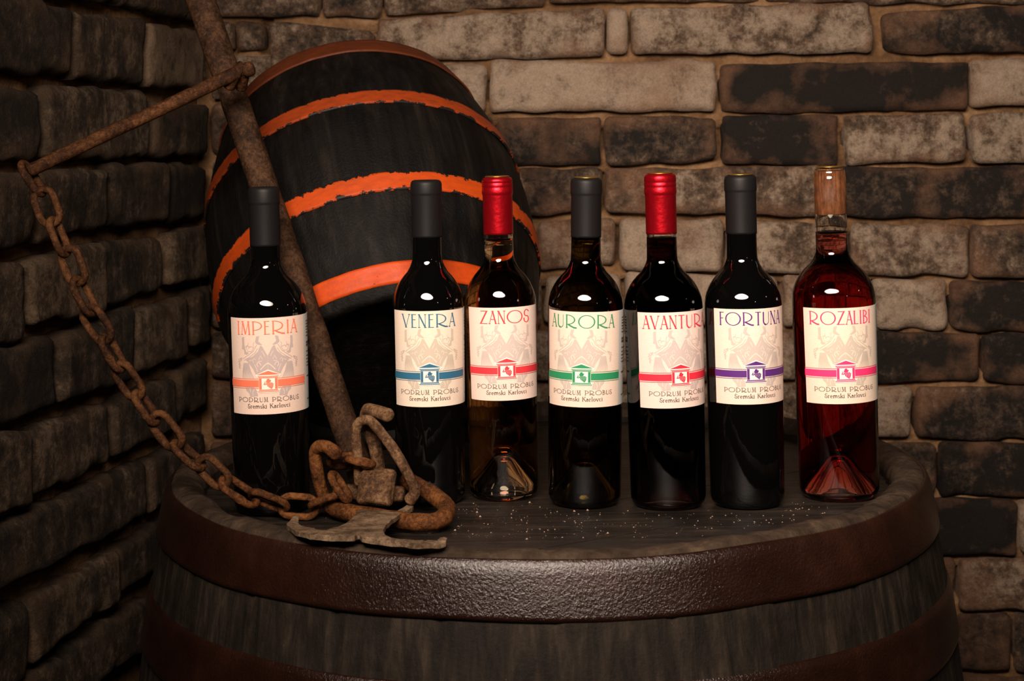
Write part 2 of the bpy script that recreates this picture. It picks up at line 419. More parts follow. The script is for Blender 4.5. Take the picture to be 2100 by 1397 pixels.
# back wall bricks: x0, x1, top-left, top-right, bottom-left, bottom-right (photo rows), darkness
BACK = [
 (432, 655, -60, -62, 36, 33, .52), (660, 780, -62, -62, 33, 33, .52), (786, 1118, -62, -70, 34, 8, .52), (1126, 1560, -92, -92, 4, 2, .4), (1568, 2112, -92, -95, 4, 8, .5),  # top-left bricks over the cask: light falloff painted in as extra darkness
 (432, 475, 40, 42, 100, 100, .5), (480, 541, 42, 46, 100, 102, .52), (552, 764, 42, 62, 152, 148, .52), (770, 1240, 38, 14, 124, 118, .28), (1246, 1287, 12, 12, 112, 112, .12), (1293, 1790, 14, 4, 112, 108, .33), (1812, 2130, 24, 8, 108, 108, .66),  # left bricks over the cask carry the same painted falloff
 (432, 470, 108, 108, 205, 205, .45), (476, 560, 112, 112, 205, 205, .4), (566, 900, 155, 150, 240, 235, .4), (906, 998, 128, 134, 232, 232, .25), (1004, 1472, 124, 122, 232, 228, .12), (1480, 1988, 130, 126, 232, 226, .93), (1992, 2130, 122, 118, 222, 218, .14),
 (432, 640, 212, 212, 320, 320, .5), (646, 1010, 245, 240, 345, 340, .5), (1020, 1234, 240, 238, 340, 336, .74), (1241, 1472, 236, 240, 341, 330, .66), (1482, 1724, 238, 236, 336, 341, .82), (1733, 1982, 236, 230, 338, 330, .42), (1995, 2130, 232, 230, 332, 336, .4),
 (432, 560, 330, 330, 440, 440, .5), (566, 1050, 350, 345, 445, 442, .6), (1056, 1236, 346, 344, 446, 434, .6), (1243, 1684, 346, 340, 436, 444, .52), (1690, 2130, 342, 340, 446, 448, .72),
 (432, 700, 450, 450, 556, 556, .5), (706, 1096, 452, 452, 560, 560, .5), (1102, 1262, 452, 446, 556, 548, .42), (1273, 1484, 448, 450, 556, 560, .26), (1491, 1740, 452, 458, 562, 560, .40), (1748, 1990, 458, 460, 568, 570, .36), (1997, 2130, 460, 460, 570, 570, .55),
 (432, 850, 566, 566, 674, 674, .5), (858, 1108, 566, 566, 672, 672, .4), (1116, 1278, 568, 560, 668, 668, .10), (1284, 1600, 560, 566, 670, 668, .14), (1606, 1790, 566, 574, 672, 672, .3), (1796, 1945, 576, 576, 680, 678, .25), (1953, 2140, 576, 580, 678, 684, .80),
 (432, 900, 682, 682, 776, 776, .5), (908, 1240, 680, 680, 780, 780, .4), (1248, 1560, 680, 680, 782, 780, .35), (1566, 1700, 680, 680, 780, 782, .3), (1706, 2012, 682, 686, 786, 784, .80), (2021, 2150, 686, 686, 786, 788, .72),
 (432, 980, 786, 786, 900, 900, .5), (988, 1400, 790, 790, 895, 895, .4), (1406, 1690, 792, 792, 892, 894, .4), (1696, 1872, 796, 796, 902, 902, .32), (1882, 2150, 796, 794, 904, 908, .70),
 (432, 1100, 906, 906, 1014, 1014, .5), (1110, 1500, 904, 904, 1014, 1014, .5), (1508, 1922, 912, 912, 1016, 1016, .6), (1930, 2150, 912, 912, 1022, 1024, .72),
 (432, 900, 1022, 1022, 1132, 1132, .5), (910, 1500, 1022, 1022, 1132, 1132, .5), (1508, 1902, 1024, 1024, 1136, 1136, .55), (1910, 2088, 1026, 1028, 1140, 1142, .86), (2094, 2160, 1028, 1028, 1142, 1142, .3),
 (432, 1300, 1140, 1140, 1250, 1250, .5), (1310, 1740, 1142, 1142, 1254, 1254, .5), (1748, 1962, 1146, 1146, 1256, 1256, .5), (1969, 2160, 1148, 1146, 1256, 1260, .45),
 (432, 1500, 1258, 1258, 1372, 1372, .5), (1508, 1962, 1262, 1262, 1378, 1378, .5), (1970, 2076, 1262, 1264, 1382, 1380, .72), (2085, 2160, 1264, 1266, 1384, 1384, .62),
 (432, 1400, 1380, 1380, 1490, 1490, .5), (1410, 1960, 1388, 1388, 1496, 1496, .5), (1968, 2160, 1390, 1392, 1500, 1500, .6),
]
wb = Wall()
def backquad(x0, x1, a, b, c, d):
    g = 1.0
    return [on_plane(x0+g, a+g, PB, NB), on_plane(x1-g, b+g, PB, NB), on_plane(x1-g, d-g, PB, NB), on_plane(x0+g, c-g, PB, NB)]
for r in BACK:
    wb.brick(backquad(*r[:6]), NB, r[6], proud=random.uniform(-.003, .004))
rows = [(-92, 5), (5, 108), (120, 222), (232, 334), (342, 446), (460, 570), (578, 682), (687, 786), (795, 906), (912, 1022), (1028, 1141), (1148, 1258), (1264, 1382), (1390, 1500)]
for k, (y0, y1) in enumerate(rows):                         # the wall goes on to the right of the frame
    x = 2166 if y0 > 400 else 2136
    while x < 2750:
        L = random.choice((240, 300, 460))
        wb.brick(backquad(x, x+L, y0, y0, y1, y1), NB, random.uniform(.25, .85), cell=.012); x += L+9
for k in range(3):
    x = 432+k*70
    while x < 2750:
        L = random.choice((300, 460)); y1 = -104-k*110
        wb.brick(backquad(x, x+L, y1-102, y1-102, y1, y1), NB, random.uniform(.25, .8), cell=.014); x += L+9
for k in range(4):
    x = 432+k*90
    while x < 2750:
        L = random.choice((300, 460)); y0 = 1508+k*112
        wb.brick(backquad(x, x+L, y0, y0, y0+103, y0+103), NB, random.uniform(.4, .8), cell=.014); x += L+9
SL = []
for a, b in zip(BACK, BACK[1:]):
    if abs(b[0]-a[1]) < 14 and abs(a[2]-b[2]) < 60 and a[1] > 470:
        q = on_plane((a[1]+b[0])/2, (max(a[3], b[2])+min(a[5], b[4]))/2+random.uniform(-4, 8), PB, NB); SL.append((q.x, q.z, random.uniform(.012, .026)))
wb.mortar(Vector((pcor.x-.02, WALLY, 0)), Vector((1, 0, 0)), Vector((0, 0, 1)), 1.65, 1.72, NB, .019, cell=.0075, slits=SL)
wall_back = wb.build('wall_back', [M_BRICK, M_MORTAR])

# left wall bricks: x0, x1, top-left, top-right, bottom-left, bottom-right, darkness
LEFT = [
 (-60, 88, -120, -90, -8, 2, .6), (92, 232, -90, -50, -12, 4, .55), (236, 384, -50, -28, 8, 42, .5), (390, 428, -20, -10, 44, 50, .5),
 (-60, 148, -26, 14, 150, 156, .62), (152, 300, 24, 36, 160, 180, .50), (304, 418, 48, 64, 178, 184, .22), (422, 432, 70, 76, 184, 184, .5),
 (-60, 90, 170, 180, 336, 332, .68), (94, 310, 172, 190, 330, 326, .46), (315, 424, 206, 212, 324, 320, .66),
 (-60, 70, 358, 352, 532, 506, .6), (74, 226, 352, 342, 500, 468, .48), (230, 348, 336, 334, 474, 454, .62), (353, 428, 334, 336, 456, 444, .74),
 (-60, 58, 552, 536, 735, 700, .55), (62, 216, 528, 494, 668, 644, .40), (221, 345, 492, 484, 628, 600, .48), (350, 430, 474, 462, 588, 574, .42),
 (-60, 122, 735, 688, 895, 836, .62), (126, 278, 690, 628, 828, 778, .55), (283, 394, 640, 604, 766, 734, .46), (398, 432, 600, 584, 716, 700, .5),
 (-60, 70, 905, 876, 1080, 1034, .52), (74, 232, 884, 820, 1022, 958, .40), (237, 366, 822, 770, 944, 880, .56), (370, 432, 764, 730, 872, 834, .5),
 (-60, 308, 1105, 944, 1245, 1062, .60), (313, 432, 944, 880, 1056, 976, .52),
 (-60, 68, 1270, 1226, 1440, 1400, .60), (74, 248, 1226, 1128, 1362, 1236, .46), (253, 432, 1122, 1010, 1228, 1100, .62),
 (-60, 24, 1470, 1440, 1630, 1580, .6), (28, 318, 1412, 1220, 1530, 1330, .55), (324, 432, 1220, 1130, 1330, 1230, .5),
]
wl = Wall()
def leftquad(x0, x1, a, b, c, d):
    g = 1.5
    return [on_plane(x0+g, a+g, pcor, LN), on_plane(x1-g, b+g, pcor, LN), on_plane(x1-g, d-g, pcor, LN), on_plane(x0+g, c-g, pcor, LN)]
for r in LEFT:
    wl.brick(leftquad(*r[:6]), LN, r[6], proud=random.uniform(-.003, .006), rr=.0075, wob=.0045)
e0 = on_plane(-62, 265, pcor, LN)
run0 = (Vector((e0.x, e0.y, 0))-Vector((pcor.x, pcor.y, 0))).dot(LD)
for k in range(-3, 16):                                     # the wall goes on to the left of the frame and down to the floor
    z1 = 1.262-k*.0865; x = run0-.012
    while x > run0-.7:
        L = random.choice((.11, .16, .25)); a = Vector((pcor.x, pcor.y, 0))+LD*(x-L); b = Vector((pcor.x, pcor.y, 0))+LD*x
        wl.brick([a+Vector((0, 0, z1)), b+Vector((0, 0, z1)), b+Vector((0, 0, z1-.075)), a+Vector((0, 0, z1-.075))], LN, random.uniform(.4, .7), cell=.014, wob=.005); x -= L+.01
for k in range(6):
    z1 = .58-k*.088; x = -.01
    while x > run0:
        L = random.choice((.11, .16, .25)); a = Vector((pcor.x, pcor.y, 0))+LD*(x-L); b = Vector((pcor.x, pcor.y, 0))+LD*x
        wl.brick([a+Vector((0, 0, z1)), b+Vector((0, 0, z1)), b+Vector((0, 0, z1-.076)), a+Vector((0, 0, z1-.076))], LN, random.uniform(.4, .7), cell=.014, wob=.005); x -= L+.01
wl.mortar(Vector((pcor.x, pcor.y, 0))-LD*1.4, LD, Vector((0, 0, 1)), 1.42, 1.72, LN, .024)
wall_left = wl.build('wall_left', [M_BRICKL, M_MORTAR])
fl = NT('earthen_floor'); fv = fl.coords(); fn = fl.noise(fv, 9, 8, .65)
fl.set(fl.ramp(fn, [(.3, (.03, .022, .016)), (.7, (.09, .065, .045))]), .9, fl.bump(fn, .8, .01))
flo = obj('floor', [(-1.6, -.6, 0), (2.4, -.6, 0), (2.4, 2.3, 0), (-1.6, 2.3, 0), (-1.6, -.6, -.05), (2.4, -.6, -.05), (2.4, 2.3, -.05), (-1.6, 2.3, -.05)],
          [(0, 1, 2, 3), (4, 7, 6, 5), (0, 4, 5, 1), (1, 5, 6, 2), (2, 6, 7, 3), (3, 7, 4, 0)], fl.m, smooth=False); flo['kind'] = 'structure'

# ------------------------------------------------------------------ the standing barrel
BC = Vector((.0293, 1.724, 0)); BH = .92; BR = .3828; BB = .0489
barrel = empty('barrel', Matrix.Translation(BC+Vector((0, 0, .0003))), 'large upright oak barrel with dark iron hoops, the bottles stand on its head', 'barrel')
def rb(z):
    h = (z-BH/2)/(BH/2); return BR+BB*(1-h*h)
NST = 26
offs = [random.uniform(-.0012, .0012) for _ in range(NST)]
def stave_mod(r, z, a, ns=NST, offs=offs, depth=.0022):
    t = a/(2*pi)*ns; k = int(t) % ns; fr = t-int(t); e = min(fr, 1-fr)
    g = depth*max(0, 1-e/.035)
    return r+offs[k]-g
prof = [(.20, .03), (.345, .03), (.348, .0), (BR-.006, 0), (BR, .006)]
nz = 40
for i in range(1, nz): prof.append((rb(BH*i/nz), BH*i/nz))
prof += [(BR+.0005, BH-.008), (BR-.004, BH-.002), (BR-.012, BH), (.363, BH-.0005), (.354, BH-.004), (.3505, BH-.008), (.349, BH-.014), (.349, HEADZ-.012)]
def chime_mod(r, z, a):
    rr = stave_mod(r, z, a)
    return rr
V, Fc = lathe(prof, 364, chime_mod)
V2 = []; mi = []
for v in V:
    v = Vector(v)
    if v.z > BH-.022:
        q = v.copy(); n_ = noise.noise(q*22)*.0030+noise.noise(q*70)*.0016
        v.z += n_ if v.z > BH-.012 else n_*.4
        rad = Vector((v.x, v.y, 0)).normalized(); v += rad*(noise.noise(q*35+Vector((9, 0, 0)))*.0022)*(1 if Vector((v.x, v.y)).length < .37 else .4)
    V2.append(v)
for f_ in Fc:
    zc = sum(V2[i].z for i in f_)/len(f_); mi.append(1 if zc > BH-.018 else 0)
staves = fix_normals(obj('staves', V2, Fc, [M_STAVE, M_CHIME], barrel, True, mi=mi))
# head of planks
hm = MB(); ang = radians(31); dx = Vector((cos(ang), sin(ang), 0)); dy = Vector((-sin(ang), cos(ang), 0))
RH = .3485; wpl = .118; k = -3
while k*wpl < RH:
    a0 = max(-RH+.001, k*wpl); a1 = min(RH-.001, (k+1)*wpl)
    if a1 > a0:
        n = 16; top = []; dz = random.uniform(-.0012, .0004)
        ys = [a0+.0006+(a1-a0-.0012)*i/n for i in range(n+1)]
        up = [dx*sqrt(max(0, RH*RH-y*y))+dy*y for y in ys]; lo = [-dx*sqrt(max(0, RH*RH-y*y))+dy*y for y in reversed(ys)]
        ring = up+lo; m = len(ring)
        vv = [p+Vector((0, 0, HEADZ+dz)) for p in ring]+[p*1.0+Vector((0, 0, HEADZ-.025)) for p in ring]
        ff = [tuple(range(m)), tuple(range(2*m-1, m-1, -1))]+[(i, m+i, m+(i+1) % m, (i+1) % m) for i in range(m)]
        hm.add(vv, ff)
    k += 1
hm.build('head', M_HEAD, barrel, smooth=False)
def barrel_hoop(z0, z1, grow=.0035, lumps=.0012):
    prof = []
    n = 20
    for i in range(n+1):
        z = z0+(z1-z0)*i/n; k_ = max(0, 1-(z1-z)/.012); prof.append((rb(z)+grow-.0018*k_*k_, z))
    e = .0016
    prof = [(rb(z0)-.002, z0)]+[(rb(z0)+grow-e, z0)]+prof[1:-1]+[(rb(z1)+grow-.0018-e*.5, z1-.0006), (rb(z1)+grow-.0018-e*1.0, z1+.0003), (rb(z1)-.002, z1)]
    V, Fc = lathe(prof+[prof[0]], 240)
    V = [Vector(v) for v in V]
    for v in V:
        rad = Vector((v.x, v.y, 0)).normalized(); v += rad*(noise.noise(v*14)*lumps)
        v.z += noise.noise(v*9)*.0016
    return fix_normals(obj('hoop', V, Fc, M_IHOOP, barrel))
barrel_hoop(BH-.0515, BH-.004); barrel_hoop(BH-.155, BH-.102); barrel_hoop(.60, .645); barrel_hoop(.30, .345); barrel_hoop(.10, .15); barrel_hoop(.006, .05)

# ------------------------------------------------------------------ the black cask leaning in the corner
cp = (-0.1278, 1.7959, -0.2645); ct, cyaw = 0.8242, -0.2983
cRe, cRb, cL = .1479, .1874, .3680
ax = Vector((cos(ct)*sin(cyaw), cos(ct)*cos(cyaw), sin(ct)))
cu = ax.cross(Vector((0, 0, 1))).normalized(); cv = cu.cross(ax)
CMt = Matrix(((cu.x, cv.x, ax.x, CAM.x+cp[0]), (cu.y, cv.y, ax.y, CAM.y+cp[1]), (cu.z, cv.z, ax.z, CAM.z+cp[2]), (0, 0, 0, 1)))
if CMt.to_3x3().determinant() < 0: CMt = Matrix(((-cu.x, cv.x, ax.x, CMt[0][3]), (-cu.y, cv.y, ax.y, CMt[1][3]), (-cu.z, cv.z, ax.z, CMt[2][3]), (0, 0, 0, 1)))
cask = empty('cask', CMt, 'small black cask with orange painted hoops tilted against the brick corner', 'barrel')
def rc(s): return cRe+(cRb-cRe)*(1-(2*s/.3633-1)**2)
coffs = [random.uniform(-.0006, .0006) for _ in range(20)]
def cask_mod(r, z, a): return stave_mod(r, z, a, 20, coffs, .0008)
prof = [(cRe-.020, .022), (cRe-.018, .004), (cRe-.014, .0), (cRe-.004, -.0012), (cRe-.0005, .001)]
for i in range(1, 36): prof.append((rc(cL*i/36), cL*i/36))
prof += [(rc(cL)-.001, cL), (rc(cL)-.014, cL), (rc(cL)-.018, cL-.004), (rc(cL)-.020, cL-.022)]
V, Fc = lathe(prof, 240, cask_mod)
fix_normals(obj('staves', V, Fc, M_BLACK, cask))
def disc(name, r, z0, z1, mat, parent, planks=6):
    mb = MB(); wpl = 2*r/planks
    for k in range(planks):
        a0 = -r+k*wpl; a1 = a0+wpl; n = 10
        ys = [min(max(a0+.0004+(a1-a0-.0008)*i/n, -r+1e-4), r-1e-4) for i in range(n+1)]
        ring = [Vector((sqrt(r*r-y*y), y, 0)) for y in ys]+[Vector((-sqrt(r*r-y*y), y, 0)) for y in reversed(ys)]; m = len(ring)
        mb.add([p+Vector((0, 0, z0)) for p in ring]+[p+Vector((0, 0, z1)) for p in ring],
               [tuple(range(m)), tuple(range(2*m-1, m-1, -1))]+[(i, m+i, m+(i+1) % m, (i+1) % m) for i in range(m)])
    return mb.build(name, mat, parent, smooth=False)
disc('head', cRe-.0195, .012, .024, M_BLACK, cask); disc('head', rc(cL)-.0195, cL-.024, cL-.012, M_BLACK, cask)
for (s0, s1, m) in ((.3388, .3690, M_HOOPS[0]), (.2315, .2533, M_HOOPS[1]), (.1084, .1303, M_HOOPS[2]), (.0095, .0303, M_HOOPS[3])):
    n = 240; rowsz = [s0+.0, s0+.0004]+[s0+(s1-s0)*i/8 for i in range(1, 8)]+[s1-.0004, s1]
    V = []; uv = []; Fc = []
    for j, z in enumerate(rowsz):
        zz = min(z, cL)
        for k in range(n+1):
            a = 2*pi*k/n; g = .0026 if 0 < j < len(rowsz)-1 else .0005
            r = rc(zz)+g+.0006*noise.noise(Vector((cos(a)*4, sin(a)*4, z*30)))
            V.append((r*sin(a), -r*cos(a), z+.0006*noise.noise(Vector((cos(a)*9, sin(a)*9, 3))))); uv.append((a*.17, (z-s0)/(s1-s0)))
    for j in range(len(rowsz)-1):
        for k in range(n):
            a = j*(n+1)+k; Fc.append((a, a+1, a+n+2, a+n+1))
    obj('hoop', V, Fc, m, cask, uvs=uv)

# ------------------------------------------------------------------ lettering
def arc(cx, cy, rx, ry, a0, a1, n=22):
    return [(cx+rx*cos(radians(a0+(a1-a0)*i/n)), cy+ry*sin(radians(a0+(a1-a0)*i/n))) for i in range(n+1)]
T, t_ = 1.0, .40     # thick and thin strokes
# glyph: width, list of (polyline, weight or 'p' for pen)
G = {
 'I': (.20, [([(.10, 0), (.10, 1)], T)]),
 'M': (.62, [([(.06, 0), (.12, 1)], t_), ([(.12, 1), (.31, .02)], T), ([(.31, .02), (.52, 1)], t_), ([(.52, 1), (.57, 0)], T)]),
 'P': (.62, [([(.10, 0), (.10, 1)], T), (arc(.10, .66, .50, .34, 90, -90), 'p')]),
 'E': (.36, [([(.08, 0), (.08, 1)], T), ([(.08, 1), (.34, 1)], t_), ([(.08, .60), (.30, .60)], t_), ([(.08, 0), (.36, 0)], t_)]),
 'R': (.80, [([(.10, 0), (.10, 1)], T), (arc(.10, .63, .56, .37, 90, -90), 'p'), ([(.20, .26), (.42, .12), (.62, .02), (.80, .0)], T)]),
 'A': (.46, [([(.02, 0), (.24, 1)], t_), ([(.24, 1), (.44, 0)], T), ([(.10, .34), (.37, .34)], t_)]),
 'V': (.54, [([(.02, 1), (.28, 0)], T), ([(.28, 0), (.52, 1)], t_)]),
 'N': (.50, [([(.06, 0), (.06, 1)], t_), ([(.06, 1), (.44, 0)], T), ([(.44, 0), (.44, 1)], t_)]),
 'Z': (.56, [([(.05, 1), (.50, 1)], t_), ([(.50, 1), (.05, 0)], T), ([(.05, 0), (.54, 0)], t_)]),
 'O': (1.12, [(arc(.56, .5, .52, .5, 0, 360, 44), 'p')]),
 'S': (.46, [(arc(.25, .74, .19, .26, 25, 250, 18)+arc(.22, .26, .20, .26, 70, -200, 26), 'p')]),
 'U': (.56, [([(.07, 1), (.07, .30)]+arc(.28, .30, .21, .30, 180, 270, 10), T), (arc(.28, .30, .21, .30, 270, 360, 10)+[(.49, 1)], t_)]),
 'T': (.46, [([(.23, 0), (.23, 1)], T), ([(.01, 1), (.45, 1)], t_)]),
 'F': (.38, [([(.08, 0), (.08, 1)], T), ([(.08, 1), (.37, 1)], t_), ([(.08, .55), (.31, .55)], t_)]),
 'B': (.48, [([(.08, 0), (.08, 1)], T), (arc(.08, .77, .28, .23, 90, -90), 'p'), (arc(.08, .27, .36, .27, 90, -90), 'p')]),
 'L': (.40, [([(.08, 1), (.08, 0)], T), ([(.08, 0), (.40, 0)], t_)]),
 'D': (.72, [([(.10, 0), (.10, 1)], T), (arc(.10, .5, .56, .5, 90, -90), 'p')]),
 'K': (.66, [([(.10, 0), (.10, 1)], T), ([(.10, .42), (.54, 1)], t_), ([(.26, .60), (.64, 0)], T)]),
 'r': (.34, [([(.08, 0), (.08, .58)], T), (arc(.22, .42, .14, .16, 160, 40, 8), 'p')]),
 'e': (.46, [([(.05, .32), (.41, .32)], t_), (arc(.23, .29, .18, .29, 5, 315, 24), 'p')]),
 'm': (.80, [([(.08, 0), (.08, .58)], T), (arc(.24, .40, .16, .18, 180, 0, 12)+[(.40, 0)], T), (arc(.56, .40, .16, .18, 180, 0, 12)+[(.72, 0)], T)]),
 's': (.36, [(arc(.18, .44, .12, .14, 30, 250, 14)+arc(.17, .15, .14, .15, 70, -150, 16), 'p')]),
 'k': (.48, [([(.08, 0), (.08, 1)], T), ([(.08, .25), (.40, .58)], t_), ([(.19, .36), (.46, 0)], T)]),
 'i': (.20, [([(.10, 0), (.10, .58)], T), ([(.10, .76), (.10, .84)], T)]),
 'a': (.46, [(arc(.20, .20, .15, .20, 0, 360, 22), 'p'), ([(.08, .52), (.20, .58), (.35, .48), (.35, 0)], T)]),
 'l': (.20, [([(.10, 0), (.10, 1)], T)]),
 'o': (.50, [(arc(.25, .29, .20, .29, 0, 360, 26), 'p')]),
 'v': (.46, [([(.03, .58), (.24, 0)], T), ([(.24, 0), (.44, .58)], t_)]),
 'c': (.42, [(arc(.23, .29, .18, .29, 50, 315, 22), 'p')]),
 ' ': (.38, []),
}
def layout(text, x0, x1, y0, y1, wt, gap=.10, serif=.07):
    """strips [(pts, halfwidths)] of a line of text centred in x0..x1, base y0, cap y1"""
    H = y1-y0; tot = sum(G[c][0] for c in text)+gap*(len(text)-1); sx = (x1-x0)/tot; x = x0; out = []
    for c in text:
        wd, st = G[c]
        for pts, k in st:
            P = [(x+p[0]*sx, y0+p[1]*H) for p in pts]; n = len(P); hw = []
            for i in range(n):
                a = P[max(i-1, 0)]; b = P[min(i+1, n-1)]; d = (b[0]-a[0], b[1]-a[1]); L = sqrt(d[0]**2+d[1]**2) or 1
                q = t_+(T-t_)*abs(d[1]/L)**2 if k == 'p' else k
                hw.append(wt*q*.5)
            out.append((P, hw))
            if serif and k != 'p' and len(pts) == 2:
                for (ux, uy) in pts:
                    if uy in (0, 1, .58) and abs(pts[0][1]-pts[1][1]) > .3:
                        px, py = x+ux*sx, y0+uy*H
                        out.append(([(px-serif*H, py), (px+serif*H, py)], [wt*.22]*2))
        x += (wd+gap)*sx
    return out

class Print:
    """flat shapes in label metres (x across, y up from label foot) wrapped round a bottle"""
    def __init__(s, rfun, rot, z0): s.r = rfun; s.rot = rot; s.z0 = z0; s.v = []; s.f = []
    def pt(s, x, y, off):
        z = s.z0+y; r = s.r(z); a = s.rot+x/s.r(s.z0+.045); r += off; return Vector((r*sin(a), -r*cos(a), z))
    def strip(s, P, hw, off):
        n = len(P); k0 = len(s.v)
        # resample long straight strokes so that they follow the curve
        Q = []; W_ = []
        for i in range(n-1):
            L = sqrt((P[i+1][0]-P[i][0])**2+(P[i+1][1]-P[i][1])**2); m = max(1, int(abs(P[i+1][0]-P[i][0])/.0022))
            for j in range(m):
                t = j/m; Q.append((P[i][0]*(1-t)+P[i+1][0]*t, P[i][1]*(1-t)+P[i+1][1]*t)); W_.append(hw[i]*(1-t)+hw[i+1]*t)
        Q.append(P[-1]); W_.append(hw[-1]); n = len(Q)
        for i in range(n):
            a = Q[max(i-1, 0)]; b = Q[min(i+1, n-1)]; d = (b[0]-a[0], b[1]-a[1]); L = sqrt(d[0]**2+d[1]**2) or 1
            nx, ny = -d[1]/L*W_[i], d[0]/L*W_[i]
            s.v += [s.pt(Q[i][0]+nx, Q[i][1]+ny, off), s.pt(Q[i][0]-nx, Q[i][1]-ny, off)]
        for i in range(n-1):
            a = k0+2*i; s.f.append((a, a+1, a+3, a+2))
    def poly(s, P, off):
        """filled polygon: triangulated, cut in narrow columns so that it bends with the bottle"""
        bm = bmesh.new(); vs = [bm.verts.new((p[0], p[1], 0)) for p in P]; bm.faces.new(vs)
        x0 = min(p[0] for p in P); x1 = max(p[0] for p in P); m = int((x1-x0)/.0025)
        for i in range(1, m+1):
            bmesh.ops.bisect_plane(bm, geom=bm.verts[:]+bm.edges[:]+bm.faces[:], plane_co=(x0+(x1-x0)*i/(m+1), 0, 0), plane_no=(1, 0, 0))
        bmesh.ops.triangulate(bm, faces=bm.faces[:])
        bm.verts.index_update(); k0 = len(s.v)
        for v in bm.verts: s.v.append(s.pt(v.co.x, v.co.y, off))
        for f_ in bm.faces: s.f.append(tuple(v.index+k0 for v in f_.verts))
        bm.free()
    def dot(s, x, y, r, off, n=8):
        k0 = len(s.v); s.v += [s.pt(x+r*cos(2*pi*i/n), y+r*sin(2*pi*i/n), off) for i in range(n)]; s.f.append(tuple(range(k0, k0+n)))
    def build(s, name, mat, parent):
        o = obj(name, s.v, s.f, mat, parent, smooth=False)
        # face outwards
        me = o.data
        bm = bmesh.new(); bm.from_mesh(me)
        rev = [f_ for f_ in bm.faces if f_.normal.dot(Vector((f_.calc_center_median().x, f_.calc_center_median().y, 0))) < 0]
        bmesh.ops.reverse_faces(bm, faces=rev); bm.to_mesh(me); bm.free()
        return o

def figure_print(p, off, sc):
    """two faint mirrored draped figures holding a cloth (coordinates in 5.375x pixels of the photo, centre 490, foot 1245)"""
    k = .0000895
    def m(q, sgn): return [((x-490)*k*sgn, (1245-y)*k*sc) for x, y in q]
    for s_ in (1, -1):
        for q in ([(491, 592), (545, 486), (566, 480), (590, 545), (650, 600), (735, 636), (700, 668), (650, 735), (620, 800), (560, 778), (520, 700), (491, 672)],
                  [(570, 372), (604, 378), (618, 440), (600, 462), (560, 474), (542, 470), (566, 448), (584, 430)],
                  [(742, 382), (772, 392), (770, 470), (776, 516), (748, 528), (744, 572), (716, 582), (690, 560), (722, 548), (742, 470)],
                  [(491, 690), (512, 690), (565, 752), (590, 780), (600, 800), (540, 765), (491, 745)],
                  [(602, 1040), (610, 985), (640, 942), (742, 942), (736, 978), (702, 1010), (690, 1050), (640, 1042)]):
            p.poly(m(q, s_), off)
        for q, w_ in (([(600, 470), (640, 540), (700, 585), (765, 630)], 3.5), ([(592, 510), (622, 560), (690, 610), (750, 645)], 3.5),
                      ([(628, 440), (640, 465), (632, 500), (660, 545), (700, 545), (720, 505), (700, 480), (694, 450)], 3),
                      (arc(665, 515, 26, 26, 200, 360, 10), 3), (arc(708, 505, 22, 24, 190, 340, 10), 3)):
            p.strip(m(q, s_), [w_*k]*len(q), off)
        for i in range(9):
            x0 = 700+i*7; x1 = 640+i*17
            p.strip(m([(x0, 672), ((x0+x1)/2+6, 770), (x1, 848)], s_), [k*4, k*5, k*3.5], off)
        for gx, gy in ((800, 628), (822, 640), (806, 655), (826, 664), (812, 680), (822, 692), (808, 704), (818, 716), (813, 732), (790, 640), (782, 622)):
            x, y = m([(gx, gy)], s_)[0]; p.dot(x, y, .0008, off)
def figure_lights(p, off, sc):
    k = .0000895
    def m(q, sgn): return [((x-490)*k*sgn, (1245-y)*k*sc) for x, y in q]
    for s_ in (1, -1):
        for q, w_ in (([(491, 672), (530, 706), (568, 748)], 5), ([(545, 630), (562, 590), (584, 636)], 3), ([(548, 650), (590, 655)], 3), ([(560, 700), (575, 670), (596, 664), (605, 690), (590, 715)], 4),
                      ([(620, 640), (632, 622), (650, 640), (640, 668)], 3), ([(630, 690), (610, 730), (600, 770)], 3), ([(520, 600), (536, 560), (552, 540)], 2.5), ([(655, 640), (690, 650)], 2.5),
                      ([(640, 960), (660, 1000), (655, 1035)], 3), ([(690, 950), (685, 1000)], 3)):
            p.strip(m(q, s_), [w_*k]*len(q), off)

